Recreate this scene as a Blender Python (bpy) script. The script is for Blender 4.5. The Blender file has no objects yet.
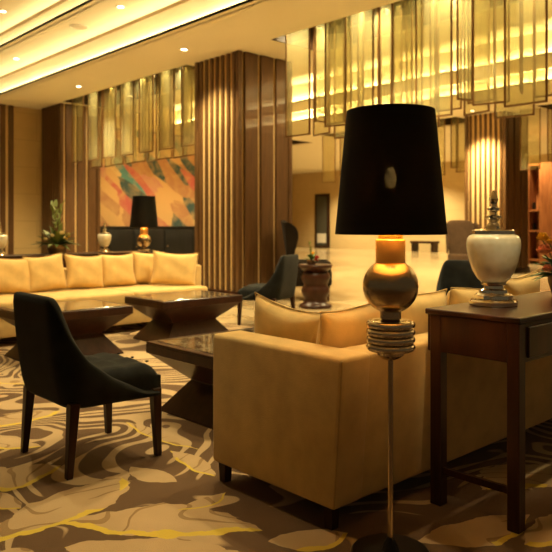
import bpy, bmesh, math, random
from mathutils import Vector, Matrix
random.seed(7)
PI = math.pi
C = bpy.context.scene.collection

# ------------------------------------------------------------------ camera frame
FPX = 680.0; HC = 1.15; HY = 225.0
A = math.atan(626.0/680.0)
cA, sA = math.cos(A), math.sin(A)
def gp(px, py, z=0.0):
    """world (x, y) of the point at height z seen at photo pixel px, py"""
    d = FPX*(HC-z)/(py-HY); l = (px-276)/FPX
    return d*(sA+l*cA), d*(cA-l*sA)
def onray(px, d):
    l = (px-276)/FPX; return d*(sA+l*cA), d*(cA-l*sA)
def onY(px, y):
    l = (px-276)/FPX; d = y/(cA-l*sA)
    return d*(sA+l*cA)

# ------------------------------------------------------------------ materials
def mat(name, col, rough=.5, metal=0., spec=.5, sheen=0., emit=None, es=0., coat=0., trans=0., ior=1.45):
    m = bpy.data.materials.new(name); m.use_nodes = True
    b = m.node_tree.nodes['Principled BSDF']
    b.inputs['Base Color'].default_value = (*col, 1)
    b.inputs['Roughness'].default_value = rough
    b.inputs['Metallic'].default_value = metal
    b.inputs['Specular IOR Level'].default_value = spec
    b.inputs['Sheen Weight'].default_value = sheen
    b.inputs['Coat Weight'].default_value = coat
    b.inputs['Transmission Weight'].default_value = trans
    b.inputs['IOR'].default_value = ior
    if emit:
        b.inputs['Emission Color'].default_value = (*emit, 1)
        b.inputs['Emission Strength'].default_value = es
    return m
class NT:
    def __init__(s, m):
        s.t = m.node_tree; s.b = s.t.nodes['Principled BSDF']
    def n(s, typ, **kw):
        x = s.t.nodes.new(typ)
        for k, v in kw.items():
            if k.startswith('i_'):
                key = k[2:].replace('_', ' ')
                x.inputs[int(key) if key.isdigit() else key].default_value = v
            else: setattr(x, k, v)
        return x
    def l(s, a, b): s.t.links.new(a, b)
    def math(s, op, a, b=None, c=None):
        x = s.t.nodes.new('ShaderNodeMath'); x.operation = op
        for i, v in enumerate((a, b, c)):
            if v is None: continue
            if isinstance(v, (int, float)): x.inputs[i].default_value = v
            else: s.l(v, x.inputs[i])
        return x.outputs[0]
    def ramp(s, fac, stops, interp='LINEAR'):
        r = s.t.nodes.new('ShaderNodeValToRGB'); r.color_ramp.interpolation = interp
        e = r.color_ramp.elements
        while len(e) < len(stops): e.new(.5)
        for k, (p, c) in enumerate(stops):
            e[k].position = p; e[k].color = (*c, 1)
        s.l(fac, r.inputs[0]); return r.outputs[0]
    def mix(s, fac, a, b):
        x = s.t.nodes.new('ShaderNodeMix'); x.data_type = 'RGBA'
        for i, v in ((0, fac), (6, a), (7, b)):
            if isinstance(v, (int, float)): x.inputs[i].default_value = v
            elif isinstance(v, tuple): x.inputs[i].default_value = (*v, 1)
            else: s.l(v, x.inputs[i])
        return x.outputs[2]
    def bump(s, h, strength=.3, dist=.01):
        b = s.n('ShaderNodeBump'); b.inputs['Strength'].default_value = strength
        b.inputs['Distance'].default_value = dist
        s.l(h, b.inputs['Height']); s.l(b.outputs[0], s.b.inputs['Normal'])
    def obj(s): return s.n('ShaderNodeTexCoord').outputs['Object']

def fabric(name, col, rough=.85, sheen=.15, scale=260, var=.12):
    m = mat(name, col, rough, sheen=sheen, spec=.25 if max(col) > .1 else .08); t = NT(m); o = t.obj()
    ns = t.n('ShaderNodeTexNoise', i_Scale=9.0, i_Detail=4.0); t.l(o, ns.inputs['Vector'])
    lo = tuple(c*(1-var) for c in col); hi = tuple(min(1, c*(1+var)) for c in col)
    t.l(t.ramp(ns.outputs[0], [(.3, lo), (.7, hi)]), t.b.inputs['Base Color'])
    w = t.n('ShaderNodeTexVoronoi', i_Scale=float(scale)); t.l(o, w.inputs['Vector'])
    t.bump(w.outputs['Distance'], .25, .004)
    return m
def wood(name, dark, light, rough=.3, scale=6, axis=(1, 1, .08), coat=.0):
    m = mat(name, dark, rough, coat=coat, spec=.3); t = NT(m); o = t.obj()
    mp = t.n('ShaderNodeMapping'); mp.inputs['Scale'].default_value = axis; t.l(o, mp.inputs[0])
    ns = t.n('ShaderNodeTexNoise', i_Scale=float(scale)*4, i_Detail=6.0, i_Distortion=.6); t.l(mp.outputs[0], ns.inputs['Vector'])
    t.l(t.ramp(ns.outputs[0], [(.3, dark), (.72, light)]), t.b.inputs['Base Color'])
    return m

M = {}
M['gold_fabric'] = fabric('gold_fabric', (.56, .37, .135))
M['pillow'] = fabric('pillow_fabric', (.68, .46, .17), scale=200)
M['piping'] = fabric('piping_fabric', (.45, .29, .10))
M['velvet'] = fabric('charcoal_velvet', (.0105, .0110, .0097), rough=.75, sheen=.06, scale=400, var=.4)
M['wing'] = fabric('taupe_velvet', (.085, .050, .028), rough=.75, sheen=.05)
M['wing_dark'] = fabric('brown_velvet', (.014, .009, .005), rough=.75, sheen=.02)
M['wood'] = wood('dark_wood', (.019, .0062, .0026), (.044, .015, .006), .28)
M['table_wood'] = wood('mahogany', (.020, .0065, .003), (.045, .015, .0065), .3)
M['fin'] = wood('bronze_fin', (.085, .042, .016), (.14, .070, .026), .38, coat=.4)
M['fin'].node_tree.nodes['Principled BSDF'].inputs['Metallic'].default_value = .2
M['fin_gold'] = mat('champagne_gold', (.74, .52, .24), .42, .25)
M['red_wood'] = wood('red_wood', (.20, .065, .02), (.34, .13, .045), .35)
M['chrome'] = mat('chrome', (.78, .72, .62), .07, 1.)
M['smoke_chrome'] = mat('smoke_chrome', (.62, .52, .40), .06, 1.)
M['bronze'] = mat('brushed_bronze', (.45, .34, .22), .24, 1.)
M['gold'] = mat('polished_gold', (.90, .60, .22), .45, 1.)
M['black_metal'] = mat('black_metal', (.02, .014, .010), .3, .6)
M['black'] = wood('black_lacquer', (.006, .006, .006), (.012, .011, .010), .35)
M['plaster'] = mat('ceiling_plaster', (.90, .83, .64), .9, spec=.1)
M['dark_slot'] = mat('slot_brown', (.06, .032, .016), .5)
M['trim_white'] = mat('fitting_white', (.8, .75, .65), .5)
M['lens'] = mat('lamp_lens', (1, .9, .7), .4, emit=(1, .82, .5), es=14)
M['bulb'] = mat('bulb_glow', (1, .8, .5), .4, emit=(1, .66, .28), es=380)
M['leaf'] = mat('leaf_green', (.07, .12, .025), .5)
M['leaf2'] = mat('leaf_light', (.20, .24, .06), .5)
M['fl_white'] = mat('petal_cream', (.78, .66, .36), .7)
M['fl_pink'] = mat('petal_coral', (.85, .36, .19), .7)
M['fl_yellow'] = mat('petal_yellow', (.85, .52, .06), .7)
M['fl_red'] = mat('petal_red', (.45, .04, .02), .7)
M['pot'] = mat('pot_bronze', (.16, .10, .05), .35, .5)
M['grille'] = mat('grille', (.55, .47, .33), .8)
M['white_paper'] = mat('white_paper', (.7, .65, .55), .8)
M['dark_glass'] = mat('dark_glass', (.07, .055, .035), .08)

# ceramic urn: mottled cream mother of pearl
m = mat('pearl_ceramic', (.8, .72, .52), .25, coat=.5); t = NT(m); o = t.obj()
v = t.n('ShaderNodeTexVoronoi', i_Scale=38.0); t.l(o, v.inputs['Vector'])
ns = t.n('ShaderNodeTexNoise', i_Scale=9.0, i_Detail=5.0); t.l(o, ns.inputs['Vector'])
c1 = t.ramp(ns.outputs[0], [(.35, (.70, .58, .34)), (.65, (.86, .80, .64))])
t.l(t.mix(t.math('MULTIPLY', v.outputs['Distance'], .5), c1, (.95, .9, .75)), t.b.inputs['Base Color'])
M['pearl'] = m
# dark glass table top; pale streaks paint its patterned reflection into the colour
m = mat('streak_reflection_glass', (.02, .02, .02), .12, coat=.3); t = NT(m); o = t.obj()
ns = t.n('ShaderNodeTexNoise', i_Scale=5.0, i_Detail=7.0, i_Distortion=1.6); t.l(o, ns.inputs['Vector'])
b = t.math('ABSOLUTE', t.math('SUBTRACT', ns.outputs[0], .5))
t.l(t.ramp(b, [(0., (.30, .26, .18)), (.03, (.09, .075, .05)), (.07, (.014, .012, .010))]), t.b.inputs['Base Color'])
M['reflection_top'] = m
# lampshade cloth: black, faintly see-through
m = bpy.data.materials.new('shade_cloth'); m.use_nodes = True
nt = m.node_tree; pb = nt.nodes['Principled BSDF']; pb.inputs['Base Color'].default_value = (.006, .0055, .005, 1)
pb.inputs['Roughness'].default_value = .8; pb.inputs['Specular IOR Level'].default_value = .15
tr = nt.nodes.new('ShaderNodeBsdfTransparent'); tr.inputs[0].default_value = (.8, .75, .6, 1)
mx = nt.nodes.new('ShaderNodeMixShader'); mx.inputs[0].default_value = .016
nt.links.new(pb.outputs[0], mx.inputs[1]); nt.links.new(tr.outputs[0], mx.inputs[2])
nt.links.new(mx.outputs[0], nt.nodes['Material Output'].inputs[0]); M['shade'] = m
m = m.copy(); m.name = 'gold_lining'; m.node_tree.nodes['Principled BSDF'].inputs['Base Color'].default_value = (.75, .52, .2, 1)
M['lining'] = m
# amber chandelier glass
m = bpy.data.materials.new('amber_glass'); m.use_nodes = True
nt = m.node_tree; nt.nodes.remove(nt.nodes['Principled BSDF'])
tr = nt.nodes.new('ShaderNodeBsdfTransparent'); tr.inputs[0].default_value = (.97, .955, .84, 1)
df = nt.nodes.new('ShaderNodeBsdfDiffuse'); df.inputs[0].default_value = (.70, .66, .40, 1)
tl = nt.nodes.new('ShaderNodeBsdfTranslucent'); tl.inputs[0].default_value = (.74, .70, .44, 1)
gl = nt.nodes.new('ShaderNodeBsdfGlossy'); gl.inputs[0].default_value = (.9, .85, .6, 1); gl.inputs['Roughness'].default_value = .06
a1 = nt.nodes.new('ShaderNodeMixShader'); a1.inputs[0].default_value = .5
nt.links.new(df.outputs[0], a1.inputs[1]); nt.links.new(tl.outputs[0], a1.inputs[2])
a2 = nt.nodes.new('ShaderNodeMixShader'); a2.inputs[0].default_value = .20
nt.links.new(tr.outputs[0], a2.inputs[1]); nt.links.new(a1.outputs[0], a2.inputs[2])
a3 = nt.nodes.new('ShaderNodeMixShader'); a3.inputs[0].default_value = .09
nt.links.new(a2.outputs[0], a3.inputs[1]); nt.links.new(gl.outputs[0], a3.inputs[2])
nt.links.new(a3.outputs[0], nt.nodes['Material Output'].inputs[0]); M['glass'] = m
# stone walls
def stone(name, rot, c1, c2, mort):
    m = mat(name, c1, .35); t = NT(m); o = t.obj()
    mp = t.n('ShaderNodeMapping'); mp.inputs['Rotation'].default_value = rot; t.l(o, mp.inputs[0])
    br = t.n('ShaderNodeTexBrick', offset=.5); t.l(mp.outputs[0], br.inputs['Vector'])
    for k, val in (('Scale', 1.), ('Mortar Size', .006), ('Brick Width', 1.2), ('Row Height', .62)): br.inputs[k].default_value = val
    br.inputs['Color1'].default_value = (*c1, 1); br.inputs['Color2'].default_value = (*c2, 1); br.inputs['Mortar'].default_value = (*mort, 1)
    ns = t.n('ShaderNodeTexNoise', i_Scale=2.2, i_Detail=8.0, i_Distortion=1.0); t.l(o, ns.inputs['Vector'])
    t.l(t.mix(t.math('MULTIPLY', ns.outputs[0], .5), br.outputs[0], tuple(c*.72 for c in c2)), t.b.inputs['Base Color'])
    return m
M['stone_y'] = stone('honey_stone', (PI/2, 0, 0), (.66, .48, .22), (.60, .43, .19), (.44, .30, .13))
M['stone_x'] = stone('cream_stone', (PI/2, 0, PI/2), (.70, .53, .27), (.65, .48, .24), (.5, .36, .17))
# marble floor
m = mat('beige_marble', (.62, .48, .28), .16); t = NT(m); o = t.obj()
br = t.n('ShaderNodeTexBrick', offset=0.); t.l(o, br.inputs['Vector'])
for k, val in (('Scale', 1.), ('Mortar Size', .006), ('Brick Width', 1.0), ('Row Height', 1.0)): br.inputs[k].default_value = val
br.inputs['Color1'].default_value = (.47, .36, .20, 1); br.inputs['Color2'].default_value = (.40, .30, .165, 1); br.inputs['Mortar'].default_value = (.4, .29, .15, 1)
ns = t.n('ShaderNodeTexNoise', i_Scale=.9, i_Detail=9.0, i_Distortion=2.2); t.l(o, ns.inputs['Vector'])
t.l(t.mix(t.ramp(ns.outputs[0], [(.42, (0, 0, 0)), (.60, (.85, .85, .85))]), br.outputs[0], (.25, .17, .08)), t.b.inputs['Base Color'])
M['floor'] = m
# abstract mural
m = mat('mural_paint', (.6, .35, .15), .6); t = NT(m); o = t.obj()
mp = t.n('ShaderNodeMapping'); mp.inputs['Scale'].default_value = (.42, 1, 1.5)
mr = t.n('ShaderNodeMapping'); mr.inputs['Rotation'].default_value = (0, -.75, 0); t.l(o, mr.inputs[0]); t.l(mr.outputs[0], mp.inputs[0])
n1 = t.n('ShaderNodeTexNoise', i_Scale=.85, i_Detail=4.0, i_Distortion=1.3); t.l(mp.outputs[0], n1.inputs['Vector'])
vo = t.n('ShaderNodeTexVoronoi', i_Scale=2.6); vo.feature = 'F1'
ad = t.n('ShaderNodeVectorMath', operation='MULTIPLY_ADD'); t.l(n1.outputs['Color'], ad.inputs[0]); ad.inputs[1].default_value = (.5, .5, .5); t.l(mp.outputs[0], ad.inputs[2])
t.l(ad.outputs[0], vo.inputs['Vector'])
sp = t.n('ShaderNodeSeparateColor'); t.l(vo.outputs['Color'], sp.inputs[0])
cc = t.ramp(sp.outputs[0], [(.0, (.40, .19, .08)), (.18, (.58, .34, .13)), (.34, (.035, .075, .075)), (.46, (.66, .44, .19)), (.58, (.46, .10, .08)), (.70, (.60, .36, .14)), (.82, (.08, .24, .24)), (.90, (.50, .22, .15))], 'CONSTANT')
n2 = t.n('ShaderNodeTexNoise', i_Scale=3.5, i_Detail=6.0, i_Distortion=.8); t.l(o, n2.inputs['Vector'])
t.l(t.mix(t.ramp(n2.outputs[0], [(.42, (0, 0, 0)), (.72, (.7, .7, .7))]), cc, (.55, .34, .13)), t.b.inputs['Base Color'])
M['mural'] = m

# carpet: brown pile with swirling beige strokes and feather leaves edged in yellow
m = mat('leaf_carpet', (.15, .09, .04), .95, spec=.05, sheen=.1); t = NT(m); o = t.obj()
d1 = t.n('ShaderNodeTexNoise', i_Scale=1.6, i_Detail=2.0); t.l(o, d1.inputs['Vector'])
wv = t.n('ShaderNodeVectorMath', operation='MULTIPLY_ADD'); t.l(d1.outputs['Color'], wv.inputs[0]); wv.inputs[1].default_value = (.14, .14, 0); t.l(o, wv.inputs[2])
LV = t.n('ShaderNodeVectorMath', operation='SUBTRACT'); t.l(wv.outputs[0], LV.inputs[0]); LV.inputs[1].default_value = (.07, .07, 0)
rg = t.n('ShaderNodeTexNoise', i_Scale=9.0, i_Detail=3.0); t.l(o, rg.inputs['Vector'])
RAG = t.math('MULTIPLY', t.math('SUBTRACT', rg.outputs[0], .5), .75)
def leafm(px1, py1, px2, py2, w, bend):
    x1, y1 = gp(px1, py1); x2, y2 = gp(px2, py2)
    mp = t.n('ShaderNodeMapping'); mp.vector_type = 'TEXTURE'
    mp.inputs['Location'].default_value = ((x1+x2)/2, (y1+y2)/2, 0)
    mp.inputs['Rotation'].default_value = (0, 0, math.atan2(y2-y1, x2-x1))
    mp.inputs['Scale'].default_value = (math.hypot(x2-x1, y2-y1)/2, w, 1)
    t.l(LV.outputs[0], mp.inputs[0])
    s = t.n('ShaderNodeSeparateXYZ'); t.l(mp.outputs[0], s.inputs[0])
    xx = t.math('MULTIPLY', s.outputs[0], s.outputs[0])
    sy_ = t.math('MULTIPLY_ADD', t.math('SUBTRACT', xx, .5), -bend, s.outputs[1])
    mq = t.math('ADD', t.math('ADD', t.math('ABSOLUTE', sy_), xx), RAG)
    yl = t.math('MULTIPLY', t.math('MULTIPLY', t.math('GREATER_THAN', mq, .72), t.math('LESS_THAN', mq, 1.0)), t.math('LESS_THAN', sy_, .02))
    return mq, yl
leaves = [(-40, 482, 62, 470, .16, .5), (-20, 428, 60, 412, .13, -.4), (-30, 440, 40, 448, .08, .3), (-20, 548, 130, 474, .13, .35), (66, 522, 256, 530, .15, -.4),
          (-10, 496, 22, 512, .06, .2), (130, 468, 174, 486, .07, .2), (176, 452, 214, 478, .06, -.4), (168, 514, 222, 494, .05, .5),
          (60, 552, 240, 560, .12, .3), (268, 548, 350, 538, .09, .2), (425, 548, 530, 520, .10, .4), (470, 490, 580, 470, .14, -.5),
          (180, 565, 330, 585, .12, .4), (-60, 560, 60, 575, .14, .2), (380, 600, 560, 575, .14, .3), (520, 545, 640, 520, .12, -.4),
          (120, 425, 200, 450, .05, .3), (70, 400, 150, 392, .07, -.5), (-10, 385, 60, 378, .1, .5)]
mm = None; ym = None
for L_ in leaves:
    q, yl = leafm(*L_); mm = q if mm is None else t.math('MINIMUM', mm, q); ym = yl if ym is None else t.math('MAXIMUM', ym, yl)
# swirling strokes
d2 = t.n('ShaderNodeTexNoise', i_Scale=.75, i_Detail=1.5, i_Distortion=.9); t.l(o, d2.inputs['Vector'])
st = t.math('SINE', t.math('MULTIPLY', d2.outputs[0], 140.0))
n3 = t.n('ShaderNodeTexNoise', i_Scale=2.6, i_Detail=1.0); t.l(o, n3.inputs['Vector'])
st = t.math('ADD', st, t.math('MULTIPLY', t.math('SUBTRACT', n3.outputs[0], .5), 3.2))
n4 = t.n('ShaderNodeTexNoise', i_Scale=.55, i_Detail=0.0); t.l(o, n4.inputs['Vector'])
sy = t.n('ShaderNodeSeparateXYZ'); t.l(o, sy.inputs[0])
dep = t.math('ADD', t.math('MULTIPLY', sy.outputs[0], sA), t.math('MULTIPLY', sy.outputs[1], cA))   # denser strokes towards the lobby
thr = t.n('ShaderNodeMapRange'); t.l(dep, thr.inputs[0])
for k, val in ((1, 2.6), (2, 4.2), (3, 1.1), (4, -.05)): thr.inputs[k].default_value = val
sm = t.n('ShaderNodeMapRange'); t.l(t.math('SUBTRACT', st, thr.outputs[0]), sm.inputs[0])
for k, val in ((1, -.08), (2, .08)): sm.inputs[k].default_value = val
BE, YE = (.43, .305, .165), (.58, .42, .06)
n5 = t.n('ShaderNodeTexNoise', i_Scale=3.2, i_Detail=3.0); t.l(o, n5.inputs['Vector'])
brown = t.mix(n5.outputs[0], (.150, .088, .046), (.085, .047, .023))
base = t.mix(sm.outputs[0], brown, BE)
beige = t.mix(n5.outputs[0], (.52, .37, .20), (.35, .24, .125))
slit = t.math('SINE', t.math('MULTIPLY', t.math('ADD', d2.outputs[0], t.math('MULTIPLY', d1.outputs[0], .35)), 120.0))
slm = t.math('GREATER_THAN', t.math('ADD', slit, t.math('MULTIPLY', t.math('SUBTRACT', n3.outputs[0], .5), 1.2)), .93)
inner = t.mix(t.math('MULTIPLY', slm, .8), beige, (.24, .145, .06))
yel = t.math('MULTIPLY', ym, t.math('GREATER_THAN', n3.outputs[0], .46))
inner = t.mix(yel, inner, YE)
col = t.mix(t.math('LESS_THAN', mm, 1.0), base, inner)
t.l(col, t.b.inputs['Base Color'])
pn = t.n('ShaderNodeTexNoise', i_Scale=240.0, i_Detail=2.0); t.l(o, pn.inputs['Vector'])
t.bump(pn.outputs[0], .5, .006)
M['carpet'] = m

# ------------------------------------------------------------------ mesh helpers
class MB:
    def __init__(s): s.bm = bmesh.new()
    def box(s, x0, x1, y0, y1, z0, z1, bev=0, seg=2):
        r = bmesh.ops.create_cube(s.bm, size=1.0); vs = r['verts']
        for v in vs: v.co = Vector(((x0+x1)/2+v.co.x*(x1-x0), (y0+y1)/2+v.co.y*(y1-y0), (z0+z1)/2+v.co.z*(z1-z0)))
        if bev:
            es = list({e for v in vs for e in v.link_edges})
            bmesh.ops.bevel(s.bm, geom=es, offset=bev, segments=seg, profile=.5, affect='EDGES')
        return s
    def hexa(s, pts, bev=0, seg=2):
        """8 points: bottom ring then top ring"""
        vs = [s.bm.verts.new(p) for p in pts]
        for f in ((3, 2, 1, 0), (4, 5, 6, 7), (0, 1, 5, 4), (1, 2, 6, 5), (2, 3, 7, 6), (3, 0, 4, 7)): s.bm.faces.new([vs[i] for i in f])
        if bev:
            es = list({e for v in vs for e in v.link_edges})
            bmesh.ops.bevel(s.bm, geom=es, offset=bev, segments=seg, profile=.5, affect='EDGES')
        return s
    def lathe(s, prof, n=32, cx=0, cy=0, cz=0, caps=True):
        rings = []
        for r, z in prof:
            rings.append([s.bm.verts.new((cx+r*math.cos(2*PI*k/n), cy+r*math.sin(2*PI*k/n), cz+z)) for k in range(n)])
        for a, b in zip(rings, rings[1:]):
            for k in range(n): s.bm.faces.new((a[k], a[(k+1) % n], b[(k+1) % n], b[k]))
        if caps:
            s.bm.faces.new(list(reversed(rings[0]))); s.bm.faces.new(rings[-1])
        return s
    def loft(s, rings, closed=True, caps=True):
        R = [[s.bm.verts.new(p) for p in ring] for ring in rings]; n = len(R[0])
        for a, b in zip(R, R[1:]):
            for k in range(n if closed else n-1): s.bm.faces.new((a[k], a[(k+1) % n], b[(k+1) % n], b[k]))
        if caps and closed:
            s.bm.faces.new(list(reversed(R[0]))); s.bm.faces.new(R[-1])
        return s
    def tube(s, pts, r, n=8):
        rings = []
        for i, p in enumerate(pts):
            p = Vector(p); a = Vector(pts[max(i-1, 0)]); b = Vector(pts[min(i+1, len(pts)-1)])
            d = (b-a).normalized(); u = d.orthogonal().normalized() if abs(d.z) > .9 else d.cross(Vector((0, 0, 1))).normalized(); w = d.cross(u)
            rr = r[i] if isinstance(r, (list, tuple)) else r
            rings.append([p+u*rr*math.cos(2*PI*k/n)+w*rr*math.sin(2*PI*k/n) for k in range(n)])
        return s.loft(rings)
    def ball(s, c, r, sc=(1, 1, 1), u=12, v=8):
        q = bmesh.ops.create_uvsphere(s.bm, u_segments=u, v_segments=v, radius=r)
        for x in q['verts']: x.co = Vector((c[0]+x.co.x*sc[0], c[1]+x.co.y*sc[1], c[2]+x.co.z*sc[2]))
        return s
    def build(s, name, m, parent=None, smooth=True, subd=0, angle=35):
        bmesh.ops.recalc_face_normals(s.bm, faces=s.bm.faces)
        me = bpy.data.meshes.new(name); s.bm.to_mesh(me); s.bm.free()
        me.materials.append(m if not isinstance(m, str) else M[m])
        if smooth:
            for p in me.polygons: p.use_smooth = True
            me.set_sharp_from_angle(angle=math.radians(angle))
        o = bpy.data.objects.new(name, me); C.objects.link(o)
        if parent is not None: o.parent = parent
        if subd:
            md = o.modifiers.new('smooth', 'SUBSURF'); md.levels = subd; md.render_levels = subd
        return o
def tag(o, label=None, cat=None, group=None, kind=None):
    if label: o['label'] = label
    if cat: o['category'] = cat
    if group: o['group'] = group
    if kind: o['kind'] = kind
    return o
def thing(name, label, cat, loc=(0, 0, 0), rz=0, group=None):
    o = bpy.data.objects.new(name, None); C.objects.link(o); o.location = loc; o.rotation_euler = (0, 0, rz); o.empty_display_size = .1
    return tag(o, label, cat, group)
def kids(o): return [c for c in bpy.data.objects if c.parent == o]
def dup(root, label, loc=None, rz=None, group=None):
    r = root.copy(); C.objects.link(r)
    if loc is not None: r.location = loc
    if rz is not None: r.rotation_euler = (0, 0, rz)
    r['label'] = label
    if group: r['group'] = group
    for ch in kids(root):
        c = ch.copy(); C.objects.link(c); c.parent = r
        for g in kids(ch):
            d = g.copy(); C.objects.link(d); d.parent = c
    return r
def struct(name, mb, m, smooth=False): return tag(mb.build(name, m, None, smooth), kind='structure')
ORD = ['first', 'second', 'third', 'fourth', 'fifth', 'sixth', 'seventh', 'eighth', 'ninth', 'tenth', 'eleventh', 'twelfth', 'thirteenth', 'fourteenth', 'fifteenth', 'sixteenth', 'seventeenth', 'eighteenth', 'nineteenth', 'twentieth', 'twenty-first', 'twenty-second', 'twenty-third', 'twenty-fourth']
WARM = (1., .80, .42)

# ------------------------------------------------------------------ room shell
ZC = 3.84; Z2 = 4.25; Z3 = 4.55; XF = 25.0; YB = 15.36; V0 = -3.0; VF = 27.0
b = MB(); b.box(-4, XF+.3, V0, VF, -.2, 0); struct('floor', b, 'floor')
b = MB()
LIP = .03
b.box(5.30, 6.62, V0, YB+.2, ZC, ZC+.03)                       # soffit beside the chandelier slot
b.box(5.30, 5.325, V0, YB+.2, ZC, ZC+LIP)
b.box(5.40, 5.43, V0, YB+.2, ZC, Z2+.05)                       # cove back
b.box(4.48, 5.43, V0, YB+.2, Z2, Z2+.03)
b.box(4.48, 4.505, V0, YB+.2, Z2, Z2+LIP)
b.box(4.58, 4.61, V0, YB+.2, Z2, Z3+.05)
b.box(1.2, 4.60, V0, YB+.2, Z3, Z3+.05)
b.box(-4, 1.22, V0, YB+.2, ZC, ZC+.05); b.box(1.20, 1.24, V0, YB+.2, ZC, Z3+.05)
for x0, x1 in ((7.75, 8.6), (10.4, 11.3), (12.3, 14.75), (15.95, XF+.3)):
    b.box(x0, x1, V0, VF, ZC, ZC+.03)
for xa, xb, zz in ((8.6, 10.4, 4.25), (11.3, 12.3, 4.08)):
    b.box(xa-.03, xa, V0, VF, ZC, zz+.05); b.box(xb, xb+.025, V0, VF, ZC, ZC+LIP)
    b.box(xb+.10, xb+.13, V0, VF, ZC, zz+.05); b.box(xa-.03, xb+.13, V0, VF, zz, zz+.04)
for x0, x1 in ((6.62, 7.75), (14.75, 15.95)):
    for y0, y1 in ((7.3, 9.42), (14.05, 15.5), (1.0, 2.2)): b.box(x0, x1, y0, y1, ZC, ZC+.03)
struct('ceiling', b, 'plaster')
b = MB()
for x0, x1 in ((6.62, 7.75), (14.75, 15.95)):
    b.box(x0, x1, V0, VF, 4.2, 4.24); b.box(x0-.02, x0, V0, VF, ZC+.031, 4.2); b.box(x1, x1+.02, V0, VF, ZC+.031, 4.2)
    for y in (1.0, 2.2, 7.3, 9.42, 14.05): b.box(x0, x1, y-.012, y+.012, ZC-.002, 4.2)
struct('trim_1', b, 'dark_slot')                                # lining of the chandelier slots
b = MB()
b.box(5.385, 5.40, V0, YB, Z2-.045, Z2); b.box(4.565, 4.58, V0, YB, Z3-.05, Z3)  # first strip paints the shadow gap above the cove, second is wood trim
struct('trim_2', b, mat('gap_shade_and_trim', (.30, .20, .08), .5))
b = MB(); b.box(-4, 12.6, YB, YB+.2, 0, Z3); struct('wall_back', b, 'stone_y')
b = MB(); b.box(12.6, 12.8, YB, VF, 0, ZC); struct('wall_passage', b, 'stone_x')
b = MB(); b.box(XF, XF+.2, -6, VF, 0, ZC); struct('wall_far', b, 'stone_x')
b = MB(); b.box(12.6, XF+.2, VF, VF+.2, 0, ZC+.4); struct('wall_end', b, 'stone_y')

# far glazed door with a notice at its foot
def xfar(px):
    l = (px-276)/FPX; d = XF/(sA+l*cA); return d*(cA-l*sA)
y1, y0 = xfar(315.5), xfar(330)
b = MB()
b.box(XF-.06, XF, y0, y1, 0, 2.72, .01)
dr = tag(b.build('door_1', 'wood', None, True), kind='structure')
b = MB(); b.box(XF-.075, XF-.06, y0+.16, y1-.16, .12, 2.58); b.build('pane', mat('grey_pane', (.07, .07, .055), .12), dr)
b = MB(); b.box(XF-.085, XF-.075, y0+.2, y1-.2, .25, .72); b.build('notice', 'white_paper', dr)
# bench by the far wall
ya, yb_ = xfar(443), xfar(420)
th = thing('bench', 'low dark wooden bench against the far stone wall right of the lampshade', 'bench', (XF-.5, (ya+yb_)/2, 0))
L_ = (yb_-ya)
b = MB(); b.box(-.25, .25, -L_/2, L_/2, .36, .46, .01); b.build('seat', 'wood', th)
for s in (-1, 1):
    b = MB(); b.box(-.2, .2, s*L_*.42-.05, s*L_*.42+.05, 0, .36); b.build('leg', 'wood', th)

# slatted wall panel on the back wall, left
th = thing('slat_panel', 'brown slatted wood panel on the back wall at the left edge', 'wall panel', (0, YB-.012, 0))
b = MB(); b.box(4.6, 6.06, -.04, 0, 0, ZC-.005); b.build('backing', 'fin_gold', th)
b = MB()
for k in range(8): b.box(4.62+k*.185, 4.73+k*.185, -.1, -.04, 0, ZC-.005, .006, 1)
b.build('slats', 'fin', th)

# ------------------------------------------------------------------ columns
def column(x, y, s, label):
    th = thing('column', label, 'column', (x, y, 0), group='slatted columns')
    h = ZC-.003
    b = MB(); b.box(.05, s-.05, .05, s-.05, 0, h); b.build('core', 'fin_gold', th)
    b = MB(); n = 7; p = (s-.16)/n
    for k in range(n):
        a = .08+k*p+p*.5
        b.box(.012, .05, a-.030, a+.030, 0, h, .005, 1); b.box(s-.05, s-.012, a-.030, a+.030, 0, h, .005, 1)
    g = (s-.16)/3
    for k in range(3):
        a = .08+k*g+.09
        for y0, y1 in ((-.0, .05), (s-.05, s)):
            b.box(a-.035, a+.12, y0, y1, 0, h, .005, 1)
            b.box(a+.118, a+g-.085, y0+.018*(y0 < .1), y1-.018*(y1 > .1), 0, h, .005, 1)
    for cx in (0, s-.08):
        for cy in (0, s-.08): b.box(cx, cx+.08, cy, cy+.08, 0, h, .006, 1)
    b.build('slats', 'fin', th)
    b = MB(); b.box(-.03, s+.03, -.03, s+.03, 0, .12, .01); b.build('plinth', 'wood', th)
CX1, CY1 = 6.64, 8.06
column(CX1, CY1, 1.15, 'slatted bronze column behind the dark chair, nearest and in the middle')
column(14.8, 8.10, 1.1, 'slatted column behind the cream urn, brightly lit on one side')
column(CX1, 14.22, .97, 'slatted column at the left beside the mural, behind the flowers')

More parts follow.
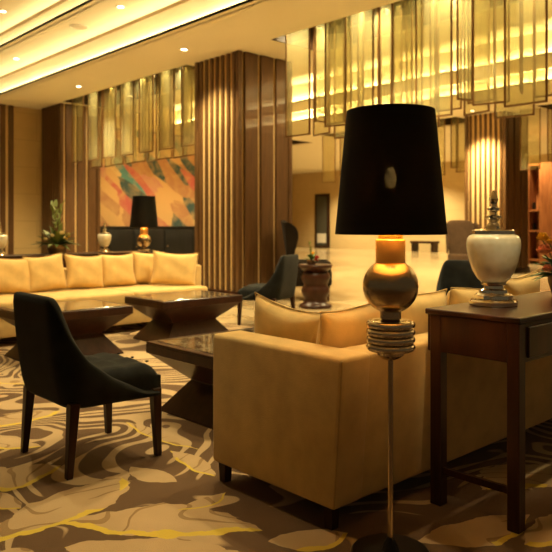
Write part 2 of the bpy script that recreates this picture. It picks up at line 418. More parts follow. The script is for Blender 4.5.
# ------------------------------------------------------------------ chandelier panels
def make_panel(w, h):
    th = thing('glass_panel', 'x', 'chandelier panel')
    b = MB(); b.box(-.004, .004, -w/2, w/2, -h, 0); b.build('pane', 'glass', th, False)
    f = .010
    for s_ in (-1, 1):
        b = MB(); b.box(-f, f, s_*w/2-f, s_*w/2+f, -h-f, 0); b.build('frame_bar', 'frame', th, False)
    b = MB(); b.box(-f, f, -w/2+f, w/2-f, -h-f, -h+f); b.build('bottom_rail', 'frame', th, False)
    return th
M['frame'] = mat('frame_bronze', (.20, .10, .035), .35, .5)
protos = [make_panel(.46, 1.76), make_panel(.34, 1.60), make_panel(.40, 1.68), make_panel(.22, 1.58)]
used = [False]*4
def place_panel(k, loc, rz, label, group):
    th = protos[k]
    if not used[k]:
        used[k] = True; th.location = loc; th.rotation_euler = (0, 0, rz); th['label'] = label; th['group'] = group
    else: dup(th, label, loc, rz, group)
ZT = 4.195
def row(x, y0, y1, pat, adj, text, group, seed):
    rr = random.Random(seed); y = y0; i = 0
    while y > y1:
        k, dx, rz, dz, step = pat[i % len(pat)]
        place_panel(k, (x+dx, y, ZT), rz+rr.uniform(-.05, .05), f'{ORD[i]} {adj} from the left {text}', group)
        y -= step; i += 1
W_ = 0
row(6.82, 13.75, 9.5, ((2, 0, .10, 0, .36), (1, .20, -.15, 0, .33)), 'amber glass panel', 'hanging above the mural', 'glass panels above the mural', 2)
row(7.32, 13.85, 9.5, ((0, 0, .06, 0, .46), (0, .06, -.06, 0, .44)), 'amber glass panel', 'in the rear layer above the mural', 'rear layer of panels above the mural', 4)
row(6.84, 6.97, 2.35, ((0, 0, .06, 0, .31), (3, .18, 1.3, 0, .13), (1, .32, -.06, 0, .25), (2, .10, .22, 0, .30), (3, .22, -1.2, 0, .16)), 'amber glass panel', 'in the large chandelier, near layer', 'near layer of the large chandelier', 3)
row(7.42, 7.05, 2.3, ((2, 0, -.2, 0, .44), (0, .10, .15, 0, .50), (1, -.04, .0, 0, .36)), 'amber glass panel', 'in the large chandelier, rear layer', 'rear layer of the large chandelier', 5)
row(15.0, 13.95, 9.5, ((0, 0, .1, 0, .42), (3, .18, 1.25, 0, .15), (2, .32, -.1, 0, .38)), 'small glass panel', 'in far row left of lit column', 'far row left of the lit column', 6)
row(15.0, 7.6, 5.6, ((0, 0, .1, 0, .42), (3, .18, 1.25, 0, .15), (2, .32, -.1, 0, .38)), 'small glass panel', 'in far row right of lit column', 'far row right of the lit column', 7)

# ------------------------------------------------------------------ downlights
def lamp(kind, name, loc, e, **kw):
    l = bpy.data.lights.new(name, kind); l.energy = e; l.color = kw.pop('color', WARM)
    rot = kw.pop('rot', (0, 0, 0))
    for k, v in kw.items(): setattr(l, k, v)
    o = bpy.data.objects.new(name, l); C.objects.link(o); o.location = loc; o.rotation_euler = rot
    return o
dl = thing('downlight', 'x', 'ceiling light')
b = MB(); b.lathe([(.045, -.004), (.062, -.010), (.075, -.006), (.078, 0), (.045, .0)], 24, caps=False); b.build('trim_ring', 'trim_white', dl)
b = MB(); b.lathe([(.046, -.004), (.046, .004)], 24); b.build('lens', 'lens', dl)
first = [True]
def downlight(x, y, z, label, e, size=2.0, blend=.7):
    if first[0]: first[0] = False; dl.location = (x, y, z); dl['label'] = label; dl['group'] = 'recessed downlights'
    else: dup(dl, label, (x, y, z), None, 'recessed downlights')
    if e: lamp('SPOT', 'downlight_beam', (x, y, z-.03), e, spot_size=size, spot_blend=blend, shadow_soft_size=.06)
E = 1.0
downlight(6.02, 8.62, ZC, 'round downlight in the soffit just left of the middle column', 400)
downlight(6.12, 12.3, ZC, 'round downlight in the soffit above the left glass panels', 500)
downlight(5.02, 12.6, Z2, 'round downlight in the stepped ceiling at the left edge', 200)
downlight(4.92, 8.6, Z2, 'round downlight in the stepped ceiling beside the speaker grille', 330)
downlight(4.13, 10.9, Z3, 'round downlight in the highest ceiling tray, top left corner', 200)
# the same grid over the seating, above the frame
for (x, y, z, e) in ((6.05, 4.9, ZC, 430), (6.05, 1.5, ZC, 500), (5.0, 4.9, Z2, 300), (3.0, 6.1, Z3, 165), (3.0, 3.9, Z3, 300), (1.4, 4.6, Z3, 240), (3.6, 2.5, Z3, 260), (4.3, 6.8, Z3, 150), (1.7, 6.8, Z3, 135)):
    lamp('SPOT', 'downlight_beam', (x, y, z-.03), e, spot_size=1.9, spot_blend=.8, shadow_soft_size=.07)
# lobby beyond the column row
for (x, y, e, t_) in ((14.25, 8.65, 1500, 'round downlight before the far lit column'), (9.6, 5.6, 724, None), (9.6, 9.8, 836, None), (11.9, 4.4, 724, None), (13.2, 12.2, 892, None), (18.6, 9.6, 892, None), (18, 12.5, 1227, None), (23.2, 21.5, 1227, None), (23.2, 17.0, 1339, None), (23.2, 12.5, 1227, None), (17.6, 17.0, 1116, None), (10.2, 12.4, 724, None), (8.6, 13.4, 270, None), (11.6, 13.4, 270, None)):
    zz = ZC if not 8.6 < x < 10.4 else 4.25
    if t_: downlight(x, y, zz, t_, e, 1.7)
    else: lamp('SPOT', 'downlight_beam', (x, y, zz-.03), e, spot_size=2.2, spot_blend=.8, shadow_soft_size=.08)
# unseen spot added above the frame to brighten the urn on the console
o = lamp('SPOT', 'urn_fill_beam', (1.75, .35, ZC-.03), 270, spot_size=.30, spot_blend=.8, shadow_soft_size=.06)
o.rotation_euler = Vector((2.66-1.75, 1.5-.35, .95-ZC)).to_track_quat('-Z', 'Y').to_euler()
# little spots in the slot between the glass panels
for i, y in enumerate((6.95, 5.85, 4.75, 3.65)):
    downlight(7.2, y, 4.19, f'{ORD[i]} bright spotlight from the left in the large chandelier slot', 130, 2.6)
for i, y in enumerate((13.2, 11.9, 10.6)):
    downlight(7.25, y, 4.19, f'{ORD[i]} spotlight from the left in the slot above the mural', 80, 2.6)
th = thing('ceiling_speaker', 'round perforated speaker grille flush in the stepped ceiling', 'speaker', (4.93, 9.9, Z2))
b = MB(); b.lathe([(.0001, -.004), (.125, -.004), (.13, 0)], 28, caps=False); b.build('grille', 'grille', th)
b = MB(); b.lathe([(.125, -.004), (.128, -.010), (.145, -.008), (.148, 0)], 28, caps=False); b.build('rim', 'trim_white', th)
# cove strips
def strip(x, z, y0, y1, e, w=.04):
    lamp('AREA', 'cove_strip', (x, (y0+y1)/2, z), e, shape='RECTANGLE', size=w, size_y=(y1-y0), rot=(PI, 0, 0), color=(1., .80, .42))
strip(5.365, ZC+.035, 2, YB-.1, 48); strip(4.545, Z2+.035, 2, YB-.1, 30)
strip(10.465, ZC+.035, 0, 22, 260); strip(12.365, ZC+.035, 0, 22, 220)

# ------------------------------------------------------------------ carpet
b = MB(); b.box(-1.5, 4.95, -1.5, 9.4, 0, .012)
tag(b.build('carpet', 'carpet', None, False), 'brown carpet with beige feather leaves edged in yellow under the seating', 'carpet')
FZ = .012

# ------------------------------------------------------------------ pillows
def pillow_mesh(w, h, T, seed):
    r = random.Random(seed); N = 18; b = MB(); grids = []
    ph = [r.uniform(0, 6) for _ in range(4)]
    for s in (1, -1):
        g = []
        for i in range(N+1):
            row = []
            for j in range(N+1):
                u = -1+2*i/N; v = -1+2*j/N
                prof = (max(0, 1-u**4)*max(0, 1-v**4))**.6
                x = u*w/2*(1-.085*(1-v*v)*abs(u)**3); z = v*h/2*(1-.085*(1-u*u)*abs(v)**3)
                y = s*(T/2*prof+.006*prof*math.sin(5*u+ph[0]+2*v)*math.sin(4*v+ph[1]))
                z += .010*math.sin(2.2*u+ph[2]); x += .006*math.sin(3*v+ph[3])
                row.append((x, y, z))
            g.append(row)
        grids.append(g)
    V = {}
    def vert(s, i, j):
        k = ('e' if i in (0, N) or j in (0, N) else s, i, j)
        if k not in V: V[k] = b.bm.verts.new(grids[s][i][j])
        return V[k]
    for s in (0, 1):
        for i in range(N):
            for j in range(N): b.bm.faces.new((vert(s, i, j), vert(s, i+1, j), vert(s, i+1, j+1), vert(s, i, j+1)))
    return b, grids[0]
def pillow(name_seed, w, h, T, loc, rz, lean, roll, label, group):
    """loc is the middle of the lower edge"""
    b, g = pillow_mesh(w, h, T, name_seed)
    for v in b.bm.verts: v.co.z += h/2
    th = thing('throw_pillow', label, 'pillow', loc, 0, group)
    th.rotation_euler = (lean, roll, rz)
    b.build('cover', 'pillow', th, True, 1, 80)
    N = len(g)-1
    rim = [g[i][0] for i in range(N+1)]+[g[N][j] for j in range(1, N+1)]+[g[i][N] for i in range(N-1, -1, -1)]+[g[0][j] for j in range(N-1, 0, -1)]
    bb = MB(); bb.tube([(p[0], 0, p[2]+h/2) for p in rim]+[(rim[0][0], 0, rim[0][2]+h/2)], .0035, 6)
    bb.build('piping', 'piping', th)
    return th

# ------------------------------------------------------------------ sofas
def sofa(L, D, label, loc, rz, slant=.045, H=.655, cut=0.):
    """back along local x (0..L), outer back at y=0, front at y=D"""
    th = thing('sofa', label, 'sofa', loc, rz, 'gold sofas')
    zb = .085
    b = MB()
    e = .012; b.hexa([(e, 0, zb), (L-e, 0, zb), (L-e, .17, zb), (e, .17, zb), (e, -slant, H), (L-e, -slant, H), (L-e, .12, H), (e, .12, H)], .022, 3)
    b.build('backrest', 'gold_fabric', th)
    for s in (0, 1):
        x0, x1 = (0, .17) if s == 0 else (L-.17, L)
        b = MB(); b.hexa([(x0, -.003, zb), (x1, -.003, zb), (x1, D-cut, zb), (x0, D-cut, zb), (x0, -slant-.003, H+.001), (x1, -slant-.003, H+.001), (x1, D-cut, H+.001), (x0, D-cut, H+.001)], .022, 3)
        b.build('arm', 'gold_fabric', th)
    b = MB(); b.box(.15, L-.15, .10, D-.02, zb+.004, .285, .015); b.build('base', 'gold_fabric', th)
    n = 3; w = (L-.34)/n
    for k in range(n):
        b = MB(); b.box(.17+k*w+.004, .17+(k+1)*w-.004, .135, D+.01, .285, .43, .035, 4); b.build('seat_cushion', 'gold_fabric', th)
    for x in (.045, L-.045):
        for y in (.05, D-cut-.045):
            b = MB(); b.hexa([(x-.018, y-.018, 0), (x+.018, y-.018, 0), (x+.018, y+.018, 0), (x-.018, y+.018, 0), (x-.022, y-.022, zb+.01), (x+.022, y-.022, zb+.01), (x+.022, y+.022, zb+.01), (x-.022, y+.022, zb+.01)])
            b.build('leg', 'wood', th, False)
    for x in (.004, L-.004):
        b = MB(); b.tube([(x, .001, zb+.01), (x, -slant+.003, H-.012)], .004, 6); b.build('piping', 'piping', th)
    return th
SX, SY = 1.84, 1.69
s1 = sofa(2.75, .735, 'gold upholstered sofa seen from behind, nearest, with a floor lamp at its back', (SX, SY, FZ), 0)
# far sofa: turned to face the near one
FX1, FY0, FD = 4.93, 6.32, .95
s2 = sofa(3.25, FD, 'long gold sofa with a row of pillows below the mural', (FX1, FY0+FD, FZ), PI, slant=.05, cut=.36)

zs = .43+FZ
G1 = 'pillows on the near sofa'
pillow(1, .50, .365, .16, (2.175, 2.235, zs), PI/2, .0, 0, 'gold pillow leaning on the near arm, large and leftmost on the near sofa', G1).rotation_euler = (-.18, -.11, PI/2)
pillow(2, .47, .385, .15, (2.21, 1.955, zs), 0, .22, -.02, 'gold pillow in the near sofa corner, directly left of the lamp globe', G1)
pillow(3, .46, .405, .16, (2.655, 1.975, zs), 0, .24, -.05, 'gold pillow on the near sofa just right of the lamp globe', G1)
pillow(4, .46, .40, .16, (3.12, 1.975, zs), 0, .24, .04, 'gold pillow on the near sofa hidden partly by the cream urn', G1)
pillow(5, .46, .45, .16, (3.59, 1.975, zs), 0, .22, -.04, 'gold pillow on the near sofa right of the cream urn', G1)
G2 = 'pillows on the far sofa'
YP = 6.98
for k, (pa, pb, dy, lean, roll, hh, tx) in enumerate(((-16, 33, .0, -.2, .03, .385, 'leftmost pillow on the far sofa, cut by the photo edge'),
        (27, 68, -.01, -.22, -.04, .40, 'second pillow from the left on the far sofa, below the flowers'),
        (66, 105, .0, -.2, .03, .385, 'third pillow from the left on the far sofa'),
        (102, 137, .01, -.2, -.03, .385, 'fourth pillow from the left on the far sofa, below the far lamp'),
        (133, 166, .05, -.16, .02, .39, 'fifth pillow on the far sofa, shaded behind the end one'),
        (156, 195, -.28, -.26, .08, .40, 'rightmost pillow on the far sofa, leaning by its arm'))):
    y = YP+dy
    if k == 0: xa, xb = onY(pb, y)-.54, onY(pb, y)
    else: xa, xb = onY(pa, y), onY(pb, y)
    w = min(xb-xa, .56)
    pillow(10+k, w*1.0, hh, .16, ((xa+xb)/2, y, zs), 0, lean, roll, 'gold '+tx, G2)
o = [q for q in bpy.data.objects if q.get('label', '').startswith('gold rightmost')][0]
o.location = (4.50, 6.66, zs); o.rotation_euler = (-.22, .05, -.72)

# ------------------------------------------------------------------ consoles
def console(L, W, H, label, loc, side):
    """long side along local x; drawers on the local -y*side face"""
    th = thing('console_table', label, 'console table', loc, 0, 'dark consoles')
    b = MB(); b.box(0, L, 0, W, H-.022, H, .003, 1); b.build('top', 'wood', th)
    b = MB(); b.box(.008, L-.008, .008, W-.008, H-.172, H-.022, .002, 1); b.build('apron', 'wood', th)
    lw = .05
    for x in (0.004, L-lw-.004):
        for y in (.004, W-lw-.022):
            b = MB(); b.box(x, x+lw, y, y+lw, 0, H-.022, .003, 1); b.build('leg', 'wood', th)
        b = MB(); b.box(x+.016, x+.034, lw, W-lw, .13, .155); b.build('stretcher', 'wood', th)
    n = 3; dw = (L-2*lw-.03)/n
    for k in range(n):
        x0 = lw+.015+k*dw
        y0, y1 = (-.002, .012) if side > 0 else (W-.012, W+.002)
        b = MB(); b.box(x0+.006, x0+dw-.006, y0, y1, H-.155, H-.04, .002, 1); d = b.build('drawer', 'wood', th)
        b = MB(); yy = y0-.012 if side > 0 else y1+.012
        b.ball((x0+dw/2, yy, H-.10), .012); b.build('knob', 'smoke_chrome', d)
    return th
HCON = .808
console(1.9, .414, HCON-FZ, 'dark wood console table behind the near sofa holding the cream urn', (2.343, 1.228, FZ), 1)
console(2.5, .38, HCON-FZ, 'dark wood console behind the far sofa holding two small urns and flowers', (2.2, 7.50, FZ), -1)

# ------------------------------------------------------------------ floor lamps
def floor_lamp(label, loc):
    th = thing('floor_lamp', label, 'lamp', loc, 0, 'black shaded floor lamps')
    b = MB(); b.lathe([(.136, 0), (.138, .012), (.130, .022), (.03, .026), (.022, .05), (.010, .07)], 40); b.build('base', 'black_metal', th)
    b = MB(); b.lathe([(.0095, .05), (.0095, .70)], 16); b.build('pole', 'bronze', th)
    b = MB(); b.lathe([(.010, .674), (.03, .680), (.046, .694), (.048, .704), (.028, .708)], 32); b.build('cup', 'smoke_chrome', th)
    z = .708
    for k in range(4):
        b = MB(); pr = [(.04, z+.000)]
        for q in range(9):
            a = -PI/2+PI*q/8; pr.append((.071+.0130*math.cos(a), z+.0130+.0130*math.sin(a)))
        pr.append((.04, z+.026)); b.lathe(pr, 40); b.build('ring', 'smoke_chrome', th); z += .0256
    D = -.016
    b = MB(); b.lathe([(.05, .809), (.030, .812+.002), (.036, .818), (.036, .862+D)], 32); b.build('lower_collar', 'bronze', th)
    pr = []
    for q in range(17):
        a = -1.19+q*(1.19+1.05)/16; pr.append((.0945*math.cos(a), .945+D+.0945*math.sin(a)))
    b = MB(); b.lathe(pr, 48); b.build('globe', 'bronze', th)
    b = MB(); b.lathe([(r, z+D) for r, z in ((.049, 1.020), (.0505, 1.024), (.0505, 1.102), (.047, 1.106), (.042, 1.106), (.042, 1.135), (.012, 1.14))], 36); b.build('neck', 'gold', th)
    b = MB(); b.lathe([(.014, 1.119), (.014, 1.264)], 16); b.build('socket', 'gold', th)
    b = MB(); b.lathe([(r, z+D) for r, z in ((.012, 1.282), (.018, 1.292), (.023, 1.310), (.018, 1.330), (.008, 1.352))], 20); b.build('bulb', 'bulb', th)
    b = MB(); b.lathe([(.190, 1.106), (.150, 1.528)], 64, caps=False); sh = b.build('lamp_shade', 'shade', th)
    b = MB(); b.lathe([(.1885, 1.107), (.1485, 1.527)], 64, caps=False); b.build('lining', 'lining', sh)
    b = MB()
    for a in (0, 2*PI/3, 4*PI/3): b.tube([(0, 0, 1.514), (.147*math.cos(a), .147*math.sin(a), 1.520)], .002, 6)
    b.lathe([(.004, 1.336), (.004, 1.518)], 8); b.build('shade_spider', 'gold', th)
    return th
lx, ly = gp(390.5, 551, .032)
floor_lamp('black shaded floor lamp with bronze globe behind the near sofa', (lx, ly, FZ))
l = (144-276)/FPX; d = 9.2
floor_lamp('distant black shaded floor lamp with gold globe in front of the mural', (d*(sA+l*cA), d*(cA-l*sA), FZ))

# ------------------------------------------------------------------ urns
def urn(s, label, loc):
    th = thing('lidded_urn', label, 'urn', loc, 0, 'cream lidded urns')
    P = lambda pr: [(r*s, z*s) for r, z in pr]
    b = MB(); b.lathe(P([(.100, 0), (.103, .004), (.103, .020), (.098, .026), (.078, .028), (.082, .032), (.082, .046), (.074, .052), (.060, .055), (.058, .068), (.044, .074), (.042, .086), (.054, .092), (.055, .100)]), 14); b.build('foot', 'chrome', th, True, 0, 20)
    b = MB(); b.lathe(P([(.040, .098), (.052, .102), (.070, .118), (.088, .150), (.102, .190), (.111, .232), (.1145, .265), (.112, .288), (.103, .302), (.090, .308), (.05, .309)]), 48); b.build('body', 'pearl', th, True, 0, 60)
    b = MB(); b.lathe(P([(.06, .306), (.088, .307), (.091, .310), (.091, .324), (.086, .329), (.034, .333), (.030, .345), (.020, .362), (.026, .372), (.036, .380), (.034, .388), (.018, .394), (.014, .404), (.026, .414), (.026, .422), (.013, .430), (.010, .440)]), 14)
    ld = b.build('lid', 'chrome', th, True, 0, 20)
    b = MB(); b.lathe(P([(.008, .438), (.018, .450), (.021, .462), (.014, .480), (.006, .494), (.002, .500)]), 10); b.build('finial', 'chrome', ld, True, 0, 20)
    return th
ux, uy = onray(493.5, 2.90)
urn(.98, 'large cream urn with chrome lid and foot on the near console', (ux, uy, HCON))
x = onY(104.5, 7.68); urn(.74, 'small cream urn on the far console between flowers and lamp', (x, 7.68, HCON))
x = onY(-.5, 7.68); urn(.76, 'small cream urn on the far console at the left photo edge', (x, 7.68, HCON))

# ------------------------------------------------------------------ flowers
def leaf_into(b, p, d, L, w, droop=.3):
    p = Vector(p); d = Vector(d).normalized(); s = d.cross(Vector((0, 0, 1)))
    s = s.normalized() if s.length > .01 else Vector((1, 0, 0)); up = s.cross(d)
    prev = None
    for k in range(6):
        t = k/5; c = p+d*L*t-Vector((0, 0, 1))*droop*L*t*t; ww = w*math.sin(PI*min(1, .12+t*.88))*.5+.001
        a = (b.bm.verts.new(c-s*ww+up*ww*.35), b.bm.verts.new(c), b.bm.verts.new(c+s*ww+up*ww*.35))
        if prev: b.bm.faces.new((prev[0], prev[1], a[1], a[0])); b.bm.faces.new((prev[1], prev[2], a[2], a[1]))
        prev = a
def rose_into(b, c, r, rnd):
    c = Vector(c)
    for ring, (n, rr, tilt) in enumerate(((3, .35, 1.3), (5, .7, .9), (6, 1., .45))):
        for k in range(n):
            a = 2*PI*k/n+ring*.5+rnd.uniform(-.1, .1)
            o_ = Vector((math.cos(a), math.sin(a), 0)); side = Vector((-o_.y, o_.x, 0)); rows = []
            for t in (0, .4, .75, 1):
                ce = c+o_*r*rr*(.25+.75*t)*math.cos(tilt*.8)+Vector((0, 0, r*(1.1*math.sin(tilt)*t-.2)))
                w = r*(.25+.45*math.sin(PI*(.15+.7*t)))
                rows.append([b.bm.verts.new(ce+side*w*q-o_*abs(q)**2*w*.35) for q in (-1, 0, 1)])
            for A_, B_ in zip(rows, rows[1:]):
                for q in (0, 1): b.bm.faces.new((A_[q], A_[q+1], B_[q+1], B_[q]))
def bouquet(label, loc, R, H, pot, flowers, seed, spikes=0, nl=46, lw=.055):
    th = thing('flower_arrangement', label, 'flowers', loc, 0); rnd = random.Random(seed)
    pr, ph = pot
    b = MB(); b.lathe([(pr*.7, 0), (pr*.75, .008), (pr*.95, ph*.6), (pr, ph), (pr*.92, ph), (pr*.85, ph*.85), (.002, ph*.84)], 28, caps=False); b.build('pot', 'pot', th)
    for mname, cnt in (('leaf', nl), ('leaf2', nl//2)):
        b = MB()
        for k in range(cnt):
            a = rnd.uniform(0, 2*PI); e = rnd.uniform(.05, 1.3); d = Vector((math.cos(a)*math.cos(e), math.sin(a)*math.cos(e), math.sin(e)))
            L = rnd.uniform(.55, 1.)*R
            leaf_into(b, Vector((0, 0, ph*.9))+d*R*rnd.uniform(.05, .35), d, L, lw*rnd.uniform(.7, 1.3), rnd.uniform(.05, .45))
        for k in range(spikes if mname == 'leaf2' else 0):
            a = rnd.uniform(0, 2*PI); d = Vector((math.cos(a)*.16, math.sin(a)*.16, 1)); d.normalize()
            for q in range(6): leaf_into(b, Vector((0, 0, ph+R*.3))+d*H*(.25+.1*q), d+Vector((rnd.uniform(-.5, .5), rnd.uniform(-.5, .5), 0)), H*.22, .03, .1)
        b.build('foliage', mname, th, True, 0, 80)
    for (mname, p, r) in flowers:
        b = MB(); rose_into(b, p, r, rnd); f = b.build('flower', mname, th, True, 0, 80)
        b = MB(); b.tube([(p[0]*.15, p[1]*.15, ph*.85), (p[0]*.6, p[1]*.6, ph+(p[2]-ph)*.5), (p[0], p[1], p[2]-r*.2)], .003, 5); b.build('stem', 'leaf', f)
    return th
x = onY(57, 7.68)
bouquet('green and cream flower arrangement on the far console left of the small urn', (x, 7.68, HCON), .25, .5, (.12, .11),
        [('fl_white', (-.10, -.09, .21), .035), ('fl_white', (.0, -.13, .24), .04), ('fl_white', (.10, -.08, .22), .035), ('fl_white', (-.15, -.02, .17), .03), ('fl_yellow', (.06, -.1, .17), .03), ('fl_yellow', (.15, .02, .2), .03)], 4, 5)
bx, by = 3.25, 1.47
bouquet('coral and yellow roses on the near console at the right photo edge', (bx, by, HCON), .15, .3, (.08, .10),
        [('fl_pink', (-.125, .045, .215), .042), ('fl_yellow', (-.105, .06, .275), .036), ('fl_yellow', (-.13, .015, .26), .020), ('fl_pink', (-.045, -.06, .2), .038), ('fl_pink', (.03, -.09, .22), .036), ('fl_yellow', (.09, .0, .24), .034), ('fl_white', (.02, .03, .28), .034), ('fl_pink', (-.12, .03, .13), .03)], 8, 0, 40, .045)

# ------------------------------------------------------------------ coffee tables
def coffee_table(x0, x1, y0, y1, h, label):
    cx, cy = (x0+x1)/2, (y0+y1)/2; a, c = (x1-x0)/2, (y1-y0)/2
    th = thing('coffee_table', label, 'coffee table', (cx, cy, FZ), 0, 'hourglass coffee tables')
    h -= FZ
    def ring(f, z): return [(-a*f, -c*f, z), (a*f, -c*f, z), (a*f, c*f, z), (-a*f, c*f, z)]
    zw = h*.44
    b = MB(); b.loft([ring(.86, 0), ring(.86, .012), ring(.54, zw), ring(.54, zw+.004)]); b.build('base', 'table_wood', th, False)
    b = MB(); b.loft([ring(.54, zw+.004), ring(.97, h-.075), ring(1., h-.068), ring(1., h-.012)]); b.build('upper_body', 'table_wood', th, False)
    b = MB(); b.box(-a, a, -c, c, h-.012, h, .003, 1); b.build('rim', 'table_wood', th, False)
    b = MB(); b.box(-a+.05, a-.05, -c+.05, c-.05, h-.006, h+.003, .001, 1); b.build('top', 'reflection_top', th, False)
    return th
coffee_table(2.20, 3.15, 5.29, 5.99, .436, 'dark hourglass coffee table behind the foreground dark chair')
coffee_table(3.50, 4.45, 5.34, 6.04, .436, 'dark hourglass coffee table before the right end of the far sofa')
coffee_table(2.24, 3.14, 2.84, 3.61, .436, 'dark hourglass coffee table beside the near sofa arm')

# ------------------------------------------------------------------ side chairs
def chair(label, loc, rz):
    """faces +x; centre of legs at origin"""
    th = thing('slipper_chair', label, 'chair', loc, rz, 'charcoal velvet chairs')
    # shell
    D0, D1, W = -.255, .235, .275
    plan = []
    n = 16
    for k in range(n): plan.append((D1-(D1-(D0+.10))*k/(n-1), -W, 0))
    for k in range(1, 7):
        a = -PI/2-PI/2*k/7; plan.append((D0+.10+.10*math.cos(a), -W+.10+.10*math.sin(a), 1))
    for k in range(9): plan.append((D0, (-W+.10)+(2*W-.20)*k/8, 1))
    for k in range(1, 7):
        a = PI-PI/2*k/7; plan.append((D0+.10+.10*math.cos(a), W-.10+.10*math.sin(a), 1))
    for k in range(n-1, -1, -1): plan.append((D1-(D1-(D0+.10))*k/(n-1), W, 0))
    zb = .30; rings = []
    for (x, y, cr) in plan:
        t = (x-D0)/(D1-D0)                       # 0 back .. 1 front
        tab = ((0, .815), (.02, .79), (.06, .71), (.12, .625), (.25, .525), (.49, .425), (.83, .335), (1, .328))
        for (ta, za), (tb, zb_) in zip(tab, tab[1:]):
            if t <= tb: zt = za+(zb_-za)*max(0, t-ta)/(tb-ta); break
        else: zt = .328
        slant = -.065
        def pt(z, off):
            f = (z-zb)/(.815-zb); g = max(0, 1-t/.85)
            bx = x+slant*f*g; k_ = 1+.02*f
            nx, ny = 0, 0
            cxm = D0+.12
            if x < D0+.10: v_ = Vector((x-(D0+.12), y-max(-W+.10, min(W-.10, y)), 0)); v_ = v_.normalized() if v_.length > 1e-6 else Vector((-1, 0, 0))
            else: v_ = Vector((0, 1 if y > 0 else -1, 0))
            return (bx-v_.x*off, y*k_-v_.y*off, z)
        hh = zt-zb; T = .052
        rings.append([pt(zb, 0), pt(zb+hh*.33, -.006), pt(zb+hh*.66, -.006), pt(zt-.018 if hh > .06 else zt-.012, 0), pt(zt-.004, .010), pt(zt, T*.5), pt(zt-.004, T-.008), pt(zt-.018 if hh > .06 else zt-.012, T), pt(zb+hh*.5, T+.004), pt(zb, T)])
    b = MB(); b.loft(rings); b.build('shell', 'velvet', th, True, 1, 75)
    # seat cushion with button tufts
    b = MB(); N = 16; sx0, sx1, sw = D0+.05, D1+.015, W-.03; top = {}
    btn = [(sx0+.16+.14*i, -.14+.14*j) for i in range(3) for j in range(3)]
    def zt(x, y, u, v):
        e = (max(0, 1-abs(u)**6)*max(0, 1-abs(v)**6))**.5
        z = .395+.068*e
        for q in btn: z -= .022*math.exp(-((x-q[0])**2+(y-q[1])**2)/.0009)
        return z+.009*math.cos((x-btn[0][0])*2*PI/.14)*math.cos(y*2*PI/.14)*e
    g = [[None]*(N+1) for _ in range(N+1)]
    for i in range(N+1):
        for j in range(N+1):
            u, v = -1+2*i/N, -1+2*j/N; x = sx0+(sx1-sx0)*i/N; y = sw*v
            g[i][j] = b.bm.verts.new((x, y, zt(x, y, u, v)))
    for i in range(N):
        for j in range(N): b.bm.faces.new((g[i][j], g[i+1][j], g[i+1][j+1], g[i][j+1]))
    bd = [g[i][0] for i in range(N+1)]+[g[N][j] for j in range(1, N+1)]+[g[i][N] for i in range(N-1, -1, -1)]+[g[0][j] for j in range(N-1, 0, -1)]
    lo = [b.bm.verts.new((v.co.x, v.co.y, .305)) for v in bd]
    for k in range(len(bd)): b.bm.faces.new((bd[k], bd[(k+1) % len(bd)], lo[(k+1) % len(bd)], lo[k]))
    b.bm.faces.new(lo); b.build('seat', 'velvet', th, True, 0, 60)
    for q in btn:
        b = MB(); b.ball((q[0], q[1], .395+.068-.014), .009, (1, 1, .5), 10, 6); b.build('button', 'velvet', th)
    for sx in (-1, 1):
        for sy in (-1, 1):
            tx = (D0+.045) if sx < 0 else (D1-.015); bx = tx+(-.025 if sx < 0 else .012); ty = sy*(W-.035); by = ty+sy*.006
            p, q = .024, .015
            b = MB(); b.hexa([(bx-q, by-q, 0), (bx+q, by-q, 0), (bx+q, by+q, 0), (bx-q, by+q, 0), (tx-p, ty-p, .335), (tx+p, ty-p, .335), (tx+p, ty+p, .335), (tx-p, ty+p, .335)], .003, 1)
            b.build('leg', 'wood', th)
    return th
ch1 = chair('charcoal velvet chair in the left foreground, seen from behind', (1.615, 3.115, FZ), 0)
dup(ch1, 'charcoal velvet chair in front of the middle slatted column', (*onray(267, 7.85), 0), 1.94)
dup(ch1, 'charcoal velvet chair just behind the cream urn', (*onray(465, 6.25), 0), PI+.5)

# ------------------------------------------------------------------ wing chairs and pedestal beyond
def wing_chair(label, loc, rz, mname, H=1.22):
    """faces +x"""
    th = thing('wing_chair', label, 'armchair', loc, rz, 'high winged armchairs')
    b = MB()
    R = []
    for z, w, dx, tk in ((.30, .30, 0, .06), (.50, .31, -.02, .07), (.75, .33, -.05, .08), (.95, .35, -.08, .09), (1.10, .35, -.10, .09), (H-.04, .31, -.12, .08), (H, .22, -.125, .05)):
        R.append([(-.30+dx-tk*.3*(1-abs(q)), q*w, z) for q in (-1, -.6, 0, .6, 1)]+[(-.30+dx+tk, q*w*.95, z) for q in (1, .6, 0, -.6, -1)])
    b.loft(R); b.build('backrest', mname, th, True, 1, 80)
    for s in (-1, 1):
        b = MB(); R = []
        for z, L in ((.58, .10), (.66, .13), (.78, .17), (.92, .24), (1.05, .26), (1.15, .20), (1.20, .08)):
            o_ = -.35-.1*(z-.6); R.append([(o_, s*.30, z), (o_+L*.6, s*.34, z), (o_+L, s*.37, z), (o_+L*.6, s*.37, z), (o_, s*.35, z)])
        b.loft(R); b.build('wing', mname, th, True, 1, 80)
        b = MB(); b.box(-.30, .32, s*.31-.05, s*.31+.05, .22, .60, .04, 3); b.build('arm', mname, th)
    b = MB(); b.box(-.30, .34, -.27, .27, .22, .46, .04, 3); b.build('seat', mname, th)
    for sx in (-.26, .28):
        for sy in (-.27, .27):
            b = MB(); b.lathe([(.016, 0), (.028, .24)], 10, sx, sy); b.build('leg', 'wood', th)
    return th
x, y = onray(309, 10.6)
wing_chair('dark brown high winged armchair left of the drum table by the column', (x, y, 0), -.75, 'wing_dark', 1.23)
x, y = onray(472, 13.0)
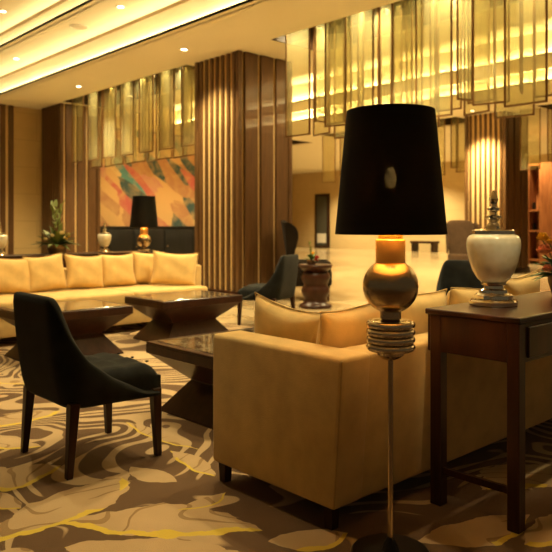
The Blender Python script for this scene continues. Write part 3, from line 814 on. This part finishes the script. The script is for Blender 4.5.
wing_chair('taupe high winged armchair in front of the far lit column', (x, y, 0), -PI*.62, 'wing', 1.25)
x, y = onray(315.5, 9.5)
th = thing('drum_table', 'dark carved drum side table with a flaring top beside the winged armchair', 'side table', (x, y, 0))
b = MB(); b.lathe([(.225, 0), (.23, .03), (.21, .05), (.17, .07), (.155, .12), (.18, .17), (.20, .23), (.185, .28), (.165, .31), (.185, .36), (.205, .42), (.19, .47), (.17, .50)], 32); b.build('pedestal', 'table_wood', th, True, 0, 60)
b = MB(); b.lathe([(.15, .49), (.20, .53), (.235, .56), (.24, .59), (.235, .60)], 32); b.build('top', 'table_wood', th)
bouquet('small red and yellow flower bowl on the dark drum table', (x-.04, y+.04, .60), .12, .25, (.07, .06),
        [('fl_red', (.05, -.06, .09), .04), ('fl_red', (.07, -.02, .05), .035), ('fl_yellow', (-.02, -.05, .15), .03), ('fl_red', (0, -.08, .06), .03)], 12, 1, 24, .04)

# ------------------------------------------------------------------ mural wall
xm0, xm1 = 7.75, 12.4
th = thing('mural', 'large abstract mural in orange, teal and red on the back wall', 'painting', (0, YB, 0))
b = MB(); b.box(xm0, xm1, -.05, -.015, .95, 3.55); b.build('canvas', 'mural', th, False)
b = MB(); f = .03
b.box(xm0-f, xm1+f, -.06, -.001, .95-f, .95); b.box(xm0-f, xm1+f, -.06, -.001, 3.55, 3.55+f); b.box(xm0-f, xm0, -.06, -.001, .95, 3.55); b.box(xm1, xm1+f, -.06, -.001, .95, 3.55); b.build('frame', 'wood', th, False)
th = thing('sideboard', 'long black sideboard below the mural', 'sideboard', (7.75, 14.55, 0))
b = MB(); b.box(0, 4.6, 0, .5, .1, 1.08, .01); b.build('body', 'black', th)
b = MB(); b.box(-.03, 4.63, -.03, .53, 1.08, 1.12, .008); b.build('top', 'black', th)
for k in range(5):
    b = MB(); b.box(.03+k*.89, .89+k*.89-.02, -.02, 0, .15, 1.04, .006); d_ = b.build('door', 'black', th)
    b = MB(); b.ball((.10+k*.89, -.035, .62), .02); b.build('knob', 'bronze', d_)
b = MB(); b.box(.05, 4.55, .05, .45, 0, .1); b.build('plinth', 'black', th)

# ------------------------------------------------------------------ red wood shelving at the far right
def onX(px, x):
    l = (px-276)/FPX; d = x/(sA+l*cA); return d*(cA-l*sA)
X9 = 19.0; yq = onX(527, X9); yr = onX(541, X9)
th = thing('shelving_unit', 'red wood shelving wall right of the far lit column', 'shelves', (X9, yq, 0))
L_ = yq-yr; Hh = 2.95
b = MB(); b.box(.45, .5, -L_, 0, 0, Hh); b.build('back_panel', 'red_wood', th, False)
for y in (-L_, -.06):
    b = MB(); b.box(0, .45, y, y+.06, 0, Hh); b.build('side_panel', 'red_wood', th, False)
for z in (.1, .95, 1.55, Hh-.06):
    b = MB(); b.box(.02, .45, -L_+.06, -.06, z, z+.05); b.build('shelf', 'red_wood', th, False)
for k, (z, hh) in enumerate(((1.60, .22), (1.60, .16), (1.003, .2))):
    o = MB().lathe([(.04, 0), (.062, hh*.4), (.04, hh*.8), (.048, hh)], 16, X9+.22, yq-L_*(.27+.45*(k % 2)), z).build('vase', 'black_metal')
    tag(o, ('dark vase on the upper shelf of the red shelving, nearer the column', 'dark squat vase on the upper red shelf, right one', 'dark vase on the lower shelf of the red shelving')[k], 'vase', 'dark vases on the red shelving')
b = MB(); b.box(X9-.02, X9+.5, yr-4.5, yr-.01, 0, 2.95); struct('wall_right', b, 'red_wood')

# ------------------------------------------------------------------ world and camera
w = bpy.data.worlds.new('world'); bpy.context.scene.world = w; w.use_nodes = True
w.node_tree.nodes['Background'].inputs[0].default_value = (1., .76, .40, 1); w.node_tree.nodes['Background'].inputs[1].default_value = .07
cam = bpy.data.cameras.new('camera'); co = bpy.data.objects.new('camera', cam); C.objects.link(co)
co.location = (0, 0, HC); co.rotation_euler = (PI/2, 0, -math.atan2(sA, cA))
cam.sensor_width = 36; cam.sensor_fit = 'HORIZONTAL'; cam.lens = 36*FPX/552; cam.shift_y = -(276-HY)/552
cam.clip_start = .05; cam.clip_end = 100
cam.dof.use_dof = True; cam.dof.focus_distance = 2.65; cam.dof.aperture_fstop = 4.5
bpy.context.scene.camera = co
vs = bpy.context.scene.view_settings
vs.view_transform = 'Standard'; vs.look = 'None'; vs.gamma = 1; vs.exposure = 0.2; vs.use_curve_mapping = False
